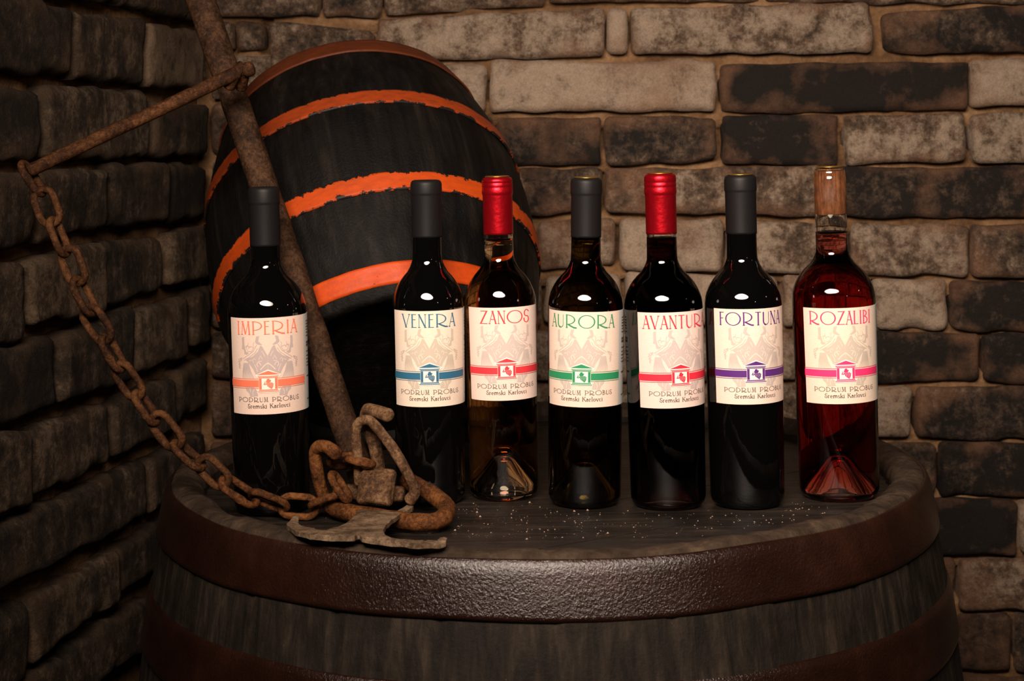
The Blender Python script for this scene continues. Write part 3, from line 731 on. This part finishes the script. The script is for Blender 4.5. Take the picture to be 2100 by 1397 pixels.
# ------------------------------------------------------------------ bottles
def zpx(x, y, D):                      # height above the barrel head of a photo point at depth D
    return (at(x, y, D)).z-HEADZ
SPOTS = []
SH = [(-26, 0.0), (-10, .012), (-4, .05), (4, .12), (14, .25), (23, .44), (32, .60), (41, .725), (50, .82), (59, .90), (68, .955), (80, .99), (95, 1.0)]
def make_bottle(name_txt, bx, D, rpx, ytop, yring, ycap, yneck, xtop, neckpx, tilt, rot, lab, ink, papc, figc, kind, cap, label, mirror_label=None, gold=True, textw=.066, wine=None, ylev=None, backside=True, tshift=0.0):
    base = at_z(bx, 0, HEADZ) if False else None
    r_ = ray(bx, 1030); X = (CAM+r_*D).x
    s = D/F
    R = rpx*s; Rn = neckpx*s; k1 = 1
    yaw = -math.atan2(X, D)
    M = Matrix.Translation((X, D, HEADZ+.0004)) @ Matrix.Rotation(radians(tilt), 4, 'Y') @ Matrix.Rotation(yaw, 4, 'Z')
    root = empty('wine_bottle', M, label, 'wine bottle', 'row of wine bottles on the barrel head')
    SPOTS.append(Vector((X, D)))
    H = zpx(xtop, ytop, D); zneck = zpx(xtop, yneck, D); zring = zpx(xtop, yring, D); zcap = zpx(xtop, ycap, D)
    taper = .955
    zb = zneck-95*s
    def rbody(z): return R*(taper+(1-taper)*min(1, max(0, z/zb)))
    outer = []
    pr = .62*rbody(0)
    # foot: punt cone, resting ring, rounded heel
    ph = .040; punt = [(0, ph), (.0045, ph-.0006), (.0075, ph-.004), (.014, ph-.016), (.022, .010), (rbody(0)-.0125, .0022), (rbody(0)-.009, .0)]
    heel = [(rbody(0)-.0065, .0), (rbody(0)-.0032, .0014), (rbody(0)-.0010, .0042), (rbody(.008), .0085)]
    body = [(rbody(zb*i/10), zb*i/10) for i in range(1, 11)]
    sh = [(Rn+(R-Rn)*f_, zneck-dy*s) for dy, f_ in reversed(SH)][1:]
    lip = [(Rn, zring-.003), (Rn*.985, zring+.0003), (Rn*1.0, zring+.0012), (Rn*1.0, H-.0095), (Rn*.975, H-.0085), (Rn*.98, H-.0065), (Rn*.96, H-.0035), (Rn*.88, H-.0012)]
    if kind == 'dark':
        prof = punt+heel+body+sh+[(Rn*.99, zcap+.004), (Rn*.97, zring-.004), (Rn*.97, H-.006), (0, H-.006)]
        gm = fix_normals(obj('glass_bottle', *lathe(prof, 96), M_DARKG, root))
    else:
        th = .0026
        zl = zpx(xtop, ylev, D)
        full = cap is None
        topo = lip if full else [(Rn*.985, zcap+.004), (Rn*.97, zring-.004), (Rn*.97, H-.006)]
        topz = H-.0012 if full else H-.006
        prof = punt+heel+body+sh+topo+[(Rn*.62, topz), (Rn-th*.8, topz-.002), (Rn-th*.8, zl)]
        V, Fc = lathe(prof, 112)
        gm = obj('glass_bottle', V, Fc, M_OLIVE if kind == 'olive' else M_CLEAR, root)
        # outside faces first, then the inner neck; lathe winds faces outward for rising profiles
        orient(gm)
        inner = [(0, ph+.004), (.006, ph+.003), (.010, ph-.003), (.0165, ph-.015), (.0245, .0135), (rbody(0)-.0115, .006), (rbody(0)-.0075, .0052), (rbody(0)-.0042, .0072), (rbody(0)-th, .0115)]
        inner += [(rbody(zb*i/10)-th, zb*i/10) for i in range(1, 11)]+[(max(Rn-th*.8, Rn+(R-Rn)*f_-th-(1-f_)*th*.5), zneck-dy*s) for dy, f_ in reversed(SH)][1:]
        inner += [(Rn-th*.8, zl)]
        menis = [(Rn-th*.8-.0012, zl-.0011), (Rn*.5, zl-.0014), (0, zl-.0014)]
        V, Fc = lathe(inner+menis, 112); rows_ = len(inner)
        mi = []
        for f_ in Fc:
            mi.append(1 if sum(1 for i in f_ if V[i][2] < zl-.0009 and V[i][2] > zl-.0016 and sqrt(V[i][0]**2+V[i][1]**2) < Rn-th*.8-.0011)+0 >= 2 and min(V[i][2] for i in f_) > zl-.0016 else 0)
        fix_normals(obj('wine', V, Fc, list(wine), root, mi=mi))
    # capsule
    if cap is not None:
        c = 1.035
        cpz = [(Rn*.955, zcap), (Rn*1.018, zcap), (Rn*1.022, zcap+.002), (Rn*1.022, zring-.0010), (Rn*1.030, zring-.0002), (Rn*1.06, zring+.0008), (Rn*1.068, zring+.0022)]
        if cap is M_CAPR: cpz += [(Rn*1.068, zring+.006), (Rn*1.035, zring+.0068), (Rn*1.062, zring+.0078), (Rn*1.062, zring+.0105), (Rn*1.03, zring+.0113), (Rn*1.05, zring+.0122)]
        cpz += [(Rn*1.06, H-.0045), (Rn*1.03, H-.0022), (Rn*.95, H-.0007), (Rn*.86, H-.0001), (Rn*.80, H+.0001), (0, H+.0001)]
        fix_normals(obj('capsule', *lathe(cpz, 80), cap, root))
    else:
        zc = zpx(xtop, ycap, D)
        fix_normals(obj('cork', *lathe([(0, zc), (Rn-.0026*.8-.0008, zc), (Rn-.0026*.8+.0002, zc+.001), (Rn-.0026*.8+.0002, H-.0035), (0, H-.0035)], 64), M_CORK, root))
    if gold:
        fix_normals(obj('top_disc', *lathe([(0, H+.0002), (Rn*.84, H+.0002), (Rn*.84, H+.0009), (Rn*.76, H+.0013), (0, H+.0015)], 48), M_GOLD, root))
    # labels
    ytl, ybl = lab
    Df = D-R; z1 = zpx(bx, ytl, Df); z0 = zpx(bx, ybl, Df); hw = .0418; a0 = rot-hw/R; a1 = rot+hw/R
    def patch(name, a0, a1, mat, thick):
        nu, nv = 84, 6; V = []; Fc = []
        for lay in (thick, .00005):
            for j in range(nv+1):
                z = z0+(z1-z0)*j/nv
                for i in range(nu+1):
                    a = a0+(a1-a0)*i/nu; r = rbody(z)+lay; V.append((r*sin(a), -r*cos(a), z))
        N = (nu+1)*(nv+1)
        for j in range(nv):
            for i in range(nu):
                a = j*(nu+1)+i; Fc += [(a, a+1, a+nu+2, a+nu+1), (N+a, N+a+nu+1, N+a+nu+2, N+a+1)]
        bd = [i for i in range(nu+1)]+[(j+1)*(nu+1)+nu for j in range(nv)]+[nv*(nu+1)+nu-1-i for i in range(nu)]+[(nv-1-j)*(nu+1) for j in range(nv-1)]
        for i in range(len(bd)):
            a, b = bd[i], bd[(i+1) % len(bd)]; Fc.append((a, N+a, N+b, b))
        return fix_normals(obj(name, V, Fc, mat, root, smooth=False))
    pm = paper('label_paper', papc); lb = patch('front_label', a0, a1, pm, .00035); lb['label'] = 'cream paper front label'
    Hh = z1-z0; sc = Hh/(1070*.0000895)
    o1, o2, o3, o4 = .00055, .00070, .00085, .0010
    fg = plain('faint_print', figc, .75, 0, .15)
    P = Print(rbody, rot, z0); figure_print(P, o1, sc); P.build('figure_print', fg, lb)
    P = Print(rbody, rot, z0); figure_lights(P, o1+.00008, sc); P.build('figure_highlights', pm, lb)
    im = plain('label_ink', ink, .6, 0, .25)
    P = Print(rbody, rot, z0)
    for st in layout(name_txt, tshift-textw/2, tshift+textw/2, Hh*.832, Hh*.966, .00128, .10, .085): P.strip(*st, o3)
    P.build('title_lettering', im, lb)
    P = Print(rbody, rot, z0)
    for st in layout('PODRUM PROBUS', -.0310, .0310, Hh*.132, Hh*.177, .00066, .16, .17): P.strip(*st, o3)
    P.build('winery_lettering', M_GREYTXT, lb)
    P = Print(rbody, rot, z0)
    for st in layout('Sremski Karlovci', -.0205, .0205, Hh*.066, Hh*.110, .00064, .10, .13): P.strip(*st, o3)
    P.build('place_lettering', M_BROWNTXT, lb)
    yb0, yb1 = Hh*.286, Hh*.357
    P = Print(rbody, rot, z0)
    def bar(p, xa, xb, ya, yb, off): p.strip([(xa, (ya+yb)/2), (xb, (ya+yb)/2)], [(yb-ya)/2]*2, off)
    bar(P, -hw, hw, yb0, yb1, o2)
    for yy in (yb0-.0012, yb1+.0012): bar(P, -hw, hw, yy-.00022, yy+.00022, o2)
    P.build('band', im, lb)
    # temple emblem
    eb, et = Hh*.232, Hh*.452; eh = et-eb; wv = .0104
    P = Print(rbody, rot, z0)
    out = [(-wv*1.03, eb-.0008), (wv*1.03, eb-.0008), (wv*.97, eb+eh*.10), (wv*.85, eb+eh*.16), (wv*.85, eb+eh*.64), (wv*1.14, eb+eh*.78), (wv*1.18, eb+eh*.80), (0, et+.0012), (-wv*1.18, eb+eh*.80), (-wv*1.14, eb+eh*.78), (-wv*.85, eb+eh*.64), (-wv*.85, eb+eh*.16), (-wv*.97, eb+eh*.10)]
    P.poly(out, o2+.0001)
    emb = P.build('emblem', M_WHITE, lb)
    P = Print(rbody, rot, z0); o5 = o2+.00022
    P.poly([(-wv*1.05, eb+eh*.81), (wv*1.05, eb+eh*.81), (0, et)], o5)
    bar(P, -wv*.95, wv*.95, eb+eh*.715, eb+eh*.755, o5); bar(P, -wv*.86, wv*.86, eb+eh*.655, eb+eh*.70, o5)
    bar(P, -wv*.98, wv*.98, eb, eb+eh*.04, o5); bar(P, -wv*.86, wv*.86, eb+eh*.065, eb+eh*.115, o5)
    for sg in (-1, 1):
        x_ = sg*wv*.71; bar(P, x_-wv*.115, x_+wv*.115, eb+eh*.13, eb+eh*.645, o5)
    # grapes and leaf
    rg = wv*.070
    for i, (n_, yy) in enumerate(((4, .42), (5, .375), (4, .33), (4, .285), (3, .245), (2, .205), (1, .17))):
        for k_ in range(n_):
            P.dot(wv*.10+(k_-(n_-1)/2)*rg*2+i*wv*.028, eb+eh*yy, rg*.92, o5)
    for lx, ly, lr in ((0, .56, .16), (.10, .50, .12), (-.10, .50, .12), (.0, .49, .12), (-.30, .43, .07), (-.36, .37, .07), (-.26, .36, .06), (-.30, .50, .04), (.20, .54, .06)):
        P.dot(wv*lx, eb+eh*ly, wv*lr, o5, 5)
    P.build('emblem_print', im, lb)
    # back label with rows of small print
    a2 = a1+.004; a3 = a1+.060/R
    if backside:
        bl = patch('back_label', a2, a3, M_BACKP, .00034); bl['label'] = 'grey white back label'
        rr = rbody(z0+.045); groups_ = [Print(rbody, 0, z0) for _ in range(2)]
        for yy, n_, hh in ((.92, 5, .011), (.89, 5, .011), (.86, 5, .011), (.83, 5, .011), (.80, 4, .011), (.765, 6, .010), (.695, 4, .022), (.665, 4, .022), (.60, 5, .010), (.555, 3, .010), (.52, 3, .010), (.485, 3, .010), (.45, 3, .010), (.34, 4, .014), (.10, 5, .010)):
            x_ = (a2+.006/R)*rr; P = groups_[0 if yy > .2 else 1]
            for k_ in range(n_):
                wl_ = random.uniform(.003, .008); bar(P, x_, x_+wl_, Hh*(yy-hh/2), Hh*(yy+hh/2), .0006); x_ += wl_+.0012
        for P in groups_: P.build('small_print', M_BLACKTXT, bl)
    return root
def orient(o):
    """normals of the closed glass wall: outer skin outwards, neck bore towards the axis"""
    bm = bmesh.new(); bm.from_mesh(o.data); bmesh.ops.recalc_face_normals(bm, faces=bm.faces[:])
    bm.faces.ensure_lookup_table()
    # widest face must look outwards
    f_ = max(bm.faces, key=lambda q: Vector((q.calc_center_median().x, q.calc_center_median().y)).length)
    c = f_.calc_center_median()
    if f_.normal.dot(Vector((c.x, c.y, 0))) < 0: bmesh.ops.reverse_faces(bm, faces=bm.faces[:])
    bm.to_mesh(o.data); bm.free()

def wine_pair(n, c, d): return (wine_inner(n+'_body', c, d), wine_top(n+'_surface', c, d))
W_AMBER = wine_pair('amber_wine', (.92, .56, .01), 36)
W_PALE = wine_pair('pale_wine', (.80, .62, .20), 25)
W_ROSE = wine_pair('rose_wine', (.84, .12, .02), 72)
W_RED = wine_pair('red_wine', (.36, .02, .02), 230)

make_bottle('IMPERIA', 559, 1.608, 80.5, 384, 419, 505, 553, 541, 30.5, -.7, radians(-1), (653, 851), (.78, .17, .09), (.68, .52, .43), (.42, .345, .325), 'dark', M_CAPK,
            'near-black bottle with coral label band and black capsule, leftmost, behind the chain', gold=False, textw=.0605)
make_bottle('VENERA', 884, 1.635, 73.5, 370, 400, 487, 543, 876, 30.3, 0, radians(1), (639, 836), (.022, .115, .20), (.70, .58, .47), (.475, .405, .325), 'dark', M_CAPK,
            'dark bottle with blue label band and black capsule, in front of the cask', gold=False, textw=.0545)
make_bottle('ZANOS', 1035.5, 1.652, 74, 364, 399, 481, 538, 1023, 30, -.5, radians(8), (632, 823), (.62, .035, .045), (.71, .55, .47), (.475, .395, .36), 'clear', M_CAPR,
            'clear bottle of amber white wine with red label band and red capsule', textw=.051, wine=W_AMBER, ylev=490, backside=False)
make_bottle('AURORA', 1199, 1.616, 77.5, 366, 400, 487, 543, 1206, 30.5, 1.2, radians(-6), (641, 837), (.018, .22, .09), (.70, .555, .455), (.465, .39, .345), 'olive', M_CAPK,
            'dark olive bottle with green label band and black capsule', textw=.0665, wine=W_PALE, ylev=480)
make_bottle('AVANTURA', 1371, 1.604, 80.5, 357, 399, 480, 543, 1356, 31, -.6, radians(23), (642, 839), (.66, .022, .045), (.70, .54, .475), (.47, .385, .36), 'clear', M_CAPR,
            'clear bottle of dark red wine with red label band and red capsule', textw=.0705, wine=W_RED, ylev=487, backside=False)
make_bottle('FORTUNA', 1533, 1.602, 79, 360, 393, 480, 540, 1520, 31, -.4, radians(17), (635, 831), (.085, .018, .16), (.71, .565, .475), (.475, .40, .355), 'dark', M_CAPK,
            'dark bottle with purple label band and black capsule, left of the rose wine', textw=.0640, backside=False, tshift=-.0022)
make_bottle('ROZALIBI', 1722, 1.630, 84.5, 344, 390, 441, 526, 1705, 32.5, -.9, radians(14), (633, 830), (.80, .035, .15), (.71, .575, .46), (.475, .405, .335), 'clear', None,
            'clear bottle of red-pink rose wine with bare cork in its neck, rightmost of the row', textw=.0630, tshift=-.0025, wine=W_ROSE, ylev=475, backside=True)

# ------------------------------------------------------------------ rusty iron tool with rod, chain and hooks
tb = at(780, 1040, 1.56); tool = empty('iron_tool', Matrix.Translation((tb.x, tb.y, HEADZ)), 'long rusty iron pipe tool with hinged rod, chain and hooked clamp leaning past the cask', 'tool')
TI = Matrix.Translation((-tb.x, -tb.y, -HEADZ))
def tbuild(mb, name, mat, smooth=True):
    mb.v = [TI @ v for v in mb.v]; return mb.build(name, mat, tool, smooth)
def pipeD(y): return 1.601+(930-y)*.000182
def px(r, D): return r*D/F
mb = MB(); pts = []; rad = []
for i in range(60):
    y = -260+i*(1250/59); x = 412+(y*.338); D = pipeD(y); pts.append(at(x, y, D)); r = 29.5 if y < 120 else (29.0 if y < 600 else 28)
    if 148 < y < 196: r = 25
    rad.append(px(r, D))
mb.tube(pts, rad, 24, rough=.05); tbuild(mb, 'pipe', M_RUSTD)
# hinged rod, its fork and bolt
mb = MB(); P0 = at(484, 150, 1.662); P1 = at(64, 349, 1.585); n = 24
mb.tube([P0.lerp(P1, i/n) for i in range(n+1)], [px(14.5-(1.0*i/n), 1.62) for i in range(n+1)], 16, rough=.09); tbuild(mb, 'rod', M_RUST)
mb = MB(); c = at(491, 150, 1.668)
mb.tube([at(470, 176, 1.668), at(482, 152, 1.662), at(492, 138, 1.662), at(500, 152, 1.67), at(494, 178, 1.68)], [px(13, 1.66)]*5, 12, rough=.10); tbuild(mb, 'lug', M_RUST)
mb = MB(); mb.tube([at(480, 152, 1.664), at(513, 141, 1.664)], [px(9, 1.66)]*2, 14); mb.tube([at(505, 144, 1.664), at(514, 141, 1.664)], [px(16, 1.66)]*2, 18, rough=.05); tbuild(mb, 'bolt', M_RUST)

# chain: end a, end b, depth, apparent width (px) of the loop
CH = [((41, 329), (90, 404), 1.585, 1.585, 30), ((80, 382), (112, 466), 1.580, 1.580, 56), ((103, 443), (138, 529), 1.578, 1.578, 34), ((133, 503), (167, 588), 1.575, 1.575, 50),
      ((150, 566), (194, 650), 1.572, 1.572, 38), ((173, 626), (225, 705), 1.570, 1.568, 50), ((208, 684), (254, 765), 1.566, 1.564, 36), ((236, 742), (290, 820), 1.562, 1.560, 48),
      ((274, 799), (325, 874), 1.558, 1.556, 34), ((311, 846), (372, 922), 1.554, 1.552, 50), ((351, 904), (420, 965), 1.550, 1.548, 34), ((405, 937), (470, 1000), 1.546, 1.546, 50),
      ((449, 980), (532, 1036), 1.546, 1.550, 40), ((508, 1010), (595, 1044), 1.552, 1.556, 32), ((567, 1036), (657, 1042), 1.560, 1.560, 58), ((632, 1041), (708, 1013), 1.556, 1.552, 24),
      ((676, 966), (719, 1033), 1.556, 1.552, 28), ((669, 948), (742, 943), 1.562, 1.566, 36), ((707, 938), (771, 955), 1.556, 1.548, 20)]
for k, (a, b, d0, d1, wpx) in enumerate(CH):
    A = at(*a, d0); B = at(*b, d1); ax_ = (B-A).normalized(); wr = px(7.6, d0)
    view = (CAM-(A+B)/2).normalized(); side = ax_.cross(view).normalized(); nrm = side.cross(ax_)
    full = px(55, d0)-2*wr; vis = max(0.0, px(wpx, d0)-2*wr); cth = min(1, vis/full); th = math.acos(cth)*(1 if k % 2 == 0 else -1)
    e = side*cos(th)+nrm*sin(th); hl = (B-A).length/2-wr; hw = full/2; C0 = (A+B)/2
    path = []; st = hl-hw
    for i in range(9): ang_ = -pi/2+pi*i/8; path.append(C0+ax_*(st+hw*cos(ang_))+e*(hw*sin(ang_)))
    for i in range(1, 5): path.append(path[8].lerp(C0-ax_*st+e*hw, i/5))
    for i in range(9): ang_ = pi/2+pi*i/8; path.append(C0+ax_*(-st+hw*cos(ang_))+e*(hw*sin(ang_)))
    q0 = path[-1]
    for i in range(1, 5): path.append(q0.lerp(path[0], i/5))
    # forge weld on one side
    rr = [wr*(1.18 if 9 <= i <= 11 and k % 3 == 0 else 1) for i in range(len(path))]
    mb = MB(); mb.tube(path, rr, 12, closed=True, rough=.10, seed=k); tbuild(mb, 'chain_link', M_RUSTO if k > 11 else M_RUST)
# long bent bar: upright hook at the left, flat loop towards the right
def pz(x, y, h): return at_z(x, y, HEADZ+h)
r1 = .0078
ctrl = [at(690, 931, 1.535), at(668, 916, 1.545), at(650, 920, 1.555), at(647, 942, 1.558), at(653, 978, 1.560), at(662, 1012, 1.565), at(676, 1036, 1.562), at(702, 1049, 1.550), at(755, 1058, 1.532), at(818, 1067, 1.509),
        at(872, 1072, 1.498), at(905, 1064, 1.507), at(917, 1047, 1.526), at(912, 1034, 1.54), at(893, 1019, 1.553), at(860, 999, 1.565), at(834, 985, 1.578)]
pts = spline(ctrl, 8); m = len(pts)
rad = []
for i in range(m):
    t = i/(m-1)*(len(ctrl)-1); rad.append(.0062 if t < 5 else min(.0082, .0062+(t-5)*.0008))
mb = MB(); mb.tube(pts, rad, 16, rough=.10, seed=3)
tbuild(mb, 'long_ring', M_RUSTO)
ctrl = [at(737, 990, 1.562), at(735, 957, 1.56), at(732, 917, 1.56), at(730, 884, 1.56), at(739, 865, 1.558), at(758, 863, 1.554), at(779, 884, 1.552), at(807, 922, 1.548), at(828, 957, 1.545), at(847, 992, 1.542), at(850, 1012, 1.543), at(842, 1025, 1.547)]
pts = spline(ctrl, 8); mb = MB(); mb.tube(pts, [.0049+.0012*max(0, (i/len(pts)-.8))*5 for i in range(len(pts))], 14, rough=.10, seed=5); tbuild(mb, 'triangle_shackle', M_RUSTP)
ctrl = [at(782, 985, 1.585), at(777, 957, 1.582), at(770, 921, 1.58), at(760, 889, 1.578), at(751, 862, 1.576), at(753, 844, 1.572), at(766, 842, 1.562), at(796, 852, 1.545)]
pts = spline(ctrl, 7); mb = MB(); mb.tube(pts, [.0064]*len(pts), 14, rough=.11, seed=8); tbuild(mb, 'upright_hook', M_RUSTP)
mb = MB(); A, B = at(692, 1008, 1.580), at(822, 1014, 1.566)
mb.tube([A.lerp(B, i/12) for i in range(13)], [.0076]*13, 16, rough=.09); tbuild(mb, 'pivot_pin', M_RUSTP)
# block: swollen square nut
bm = bmesh.new(); bmesh.ops.create_cube(bm, size=1.0); bmesh.ops.subdivide_edges(bm, edges=bm.edges[:], cuts=14, use_grid_fill=True)
fc = [at(741, 960, 1.548), at(814, 963, 1.546), at(803, 1043, 1.530), at(729, 1034, 1.534)]; bc = [at(744, 962, 1.580), at(812, 964, 1.580), at(806, 1030, 1.570), at(734, 1026, 1.570)]
for v in bm.verts:
    u = v.co.x+.5; q = .5-v.co.z; d = v.co.y+.5
    e = .5-max(abs(v.co.x), abs(v.co.z)); bul = (1-(2*u-1)**4)*(1-(2*q-1)**4)
    p = ((fc[0].lerp(fc[1], u)).lerp(fc[3].lerp(fc[2], u), q)).lerp((bc[0].lerp(bc[1], u)).lerp(bc[3].lerp(bc[2], u), q), d)
    if d < .5: p.y -= .005*bul*(1-2*d)
    cxy = sorted((abs(v.co.x), abs(v.co.y), abs(v.co.z)))
    rd = max(0, cxy[1]-.36)/.14
    ctr = (fc[0]+fc[2]+bc[0]+bc[2])/4; p = p.lerp(ctr, .10*rd**2)
    p += Vector((noise.noise(p*80), noise.noise(p*80+Vector((5, 0, 0))), noise.noise(p*80+Vector((0, 7, 0)))))*.0011
    v.co = TI @ p
me = bpy.data.meshes.new('clamp_block'); bm.to_mesh(me); bm.free(); me.materials.append(M_RUSTP)
for p_ in me.polygons: p_.use_smooth = True
ob = bpy.data.objects.new('clamp_block', me); COL.objects.link(ob); ob.parent = tool; fix_normals(ob)
# claw plate lying on the rim
Z = [(830, 1045), (1010, 1050), (1180, 1058), (1250, 1018), (1290, 992), (1325, 988), (1342, 1004), (1330, 1026), (1240, 1064), (1160, 1125), (1080, 1190), (1050, 1245), (1070, 1285), (1130, 1310), (1300, 1334), (1450, 1342), (1560, 1338), (1600, 1305), (1635, 1298), (1662, 1315), (1650, 1346), (1590, 1362),
     (1450, 1372), (1300, 1370), (1100, 1346), (960, 1326), (850, 1312), (826, 1288), (800, 1288), (780, 1304), (640, 1304), (500, 1292), (350, 1284), (220, 1250), (140, 1200), (128, 1180), (160, 1150), (190, 1108), (220, 1092), (246, 1106), (240, 1165), (270, 1190), (330, 1216), (420, 1234), (510, 1234), (600, 1214), (670, 1186), (740, 1140), (790, 1082)]
bm = bmesh.new()
vs = [bm.verts.new((560+x*.2147, 820+y*.2147, 0)) for x, y in Z]; bm.faces.new(vs)
xs = [v.co.x for v in vs]
for i in range(1, 40): bmesh.ops.bisect_plane(bm, geom=bm.verts[:]+bm.edges[:]+bm.faces[:], plane_co=(min(xs)+(max(xs)-min(xs))*i/40, 0, 0), plane_no=(1, 0, 0))
for i in range(1, 14): bmesh.ops.bisect_plane(bm, geom=bm.verts[:]+bm.edges[:]+bm.faces[:], plane_co=(0, 1030+i*6, 0), plane_no=(0, 1, 0))
bmesh.ops.triangulate(bm, faces=bm.faces[:])
bmesh.ops.recalc_face_normals(bm, faces=bm.faces[:])
bound = {v for e_ in bm.edges if e_.is_boundary for v in e_.verts}
hgt = {}
for v in bm.verts:
    X_, Y_ = v.co.x, v.co.y
    h = .0160+.0133*min(1, max(0, (Y_-1040)/55))
    if X_ < 615 and Y_ < 1080: h += .004*(1080-Y_)/20
    p = pz(X_, Y_, h); p.z += .0012*noise.noise(p*70)
    if v in bound: p.z -= .0006
    v.co = TI @ p
r_ = bmesh.ops.extrude_face_region(bm, geom=bm.faces[:])
for v in [g for g in r_['geom'] if isinstance(g, bmesh.types.BMVert)]: v.co.z -= .0038
bmesh.ops.recalc_face_normals(bm, faces=bm.faces[:])
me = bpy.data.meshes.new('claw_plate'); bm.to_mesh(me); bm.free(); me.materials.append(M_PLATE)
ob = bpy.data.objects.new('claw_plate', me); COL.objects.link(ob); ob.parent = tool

# ------------------------------------------------------------------ crumbs on the head
cr = MB(); rng = random.Random(3)
def crumb(p, s):
    vv = [p+Vector((rng.uniform(-1, 1)*s, rng.uniform(-1, 1)*s, abs(rng.uniform(.1, 1))*s*.8)) for _ in range(5)]
    cr.add([p+Vector((-s, -s*.5, 0)), p+Vector((s, -s*.6, 0)), p+Vector((0, s, 0)), p+Vector((rng.uniform(-.4, .4)*s, rng.uniform(-.3, .3)*s, s*1.1))], [(0, 1, 3), (1, 2, 3), (2, 0, 3), (0, 2, 1)])
for i in range(360):
    x = rng.uniform(935, 1700) if rng.random() < .85 else rng.uniform(560, 1700); y = rng.uniform(1030, 1104)
    if x > 1450: y = rng.uniform(1030, 1104-(x-1450)*.2)
    p = at_z(x, y, HEADZ)
    if (Vector((p.x, p.y, 0))-BC).length < .336 and all((Vector((p.x, p.y))-b_).length > .043 for b_ in SPOTS): crumb(p, rng.choice((.0003, .0003, .00035, .00045, .0007)))
for x, y in ((933, 1088), (881, 1094), (1086, 1031), (978, 1051), (985, 1060), (1246, 1094), (1080, 1106), (1178, 1049), (1205, 1047)):
    crumb(at_z(x, y, HEADZ), .0012)
co = cr.build('crumbs', plain('pale_crumb', (.30, .20, .13), .8), None, smooth=False)
co['label'] = 'pale dust crumbs scattered over the dark barrel head'; co['category'] = 'crumbs'; co['kind'] = 'stuff'
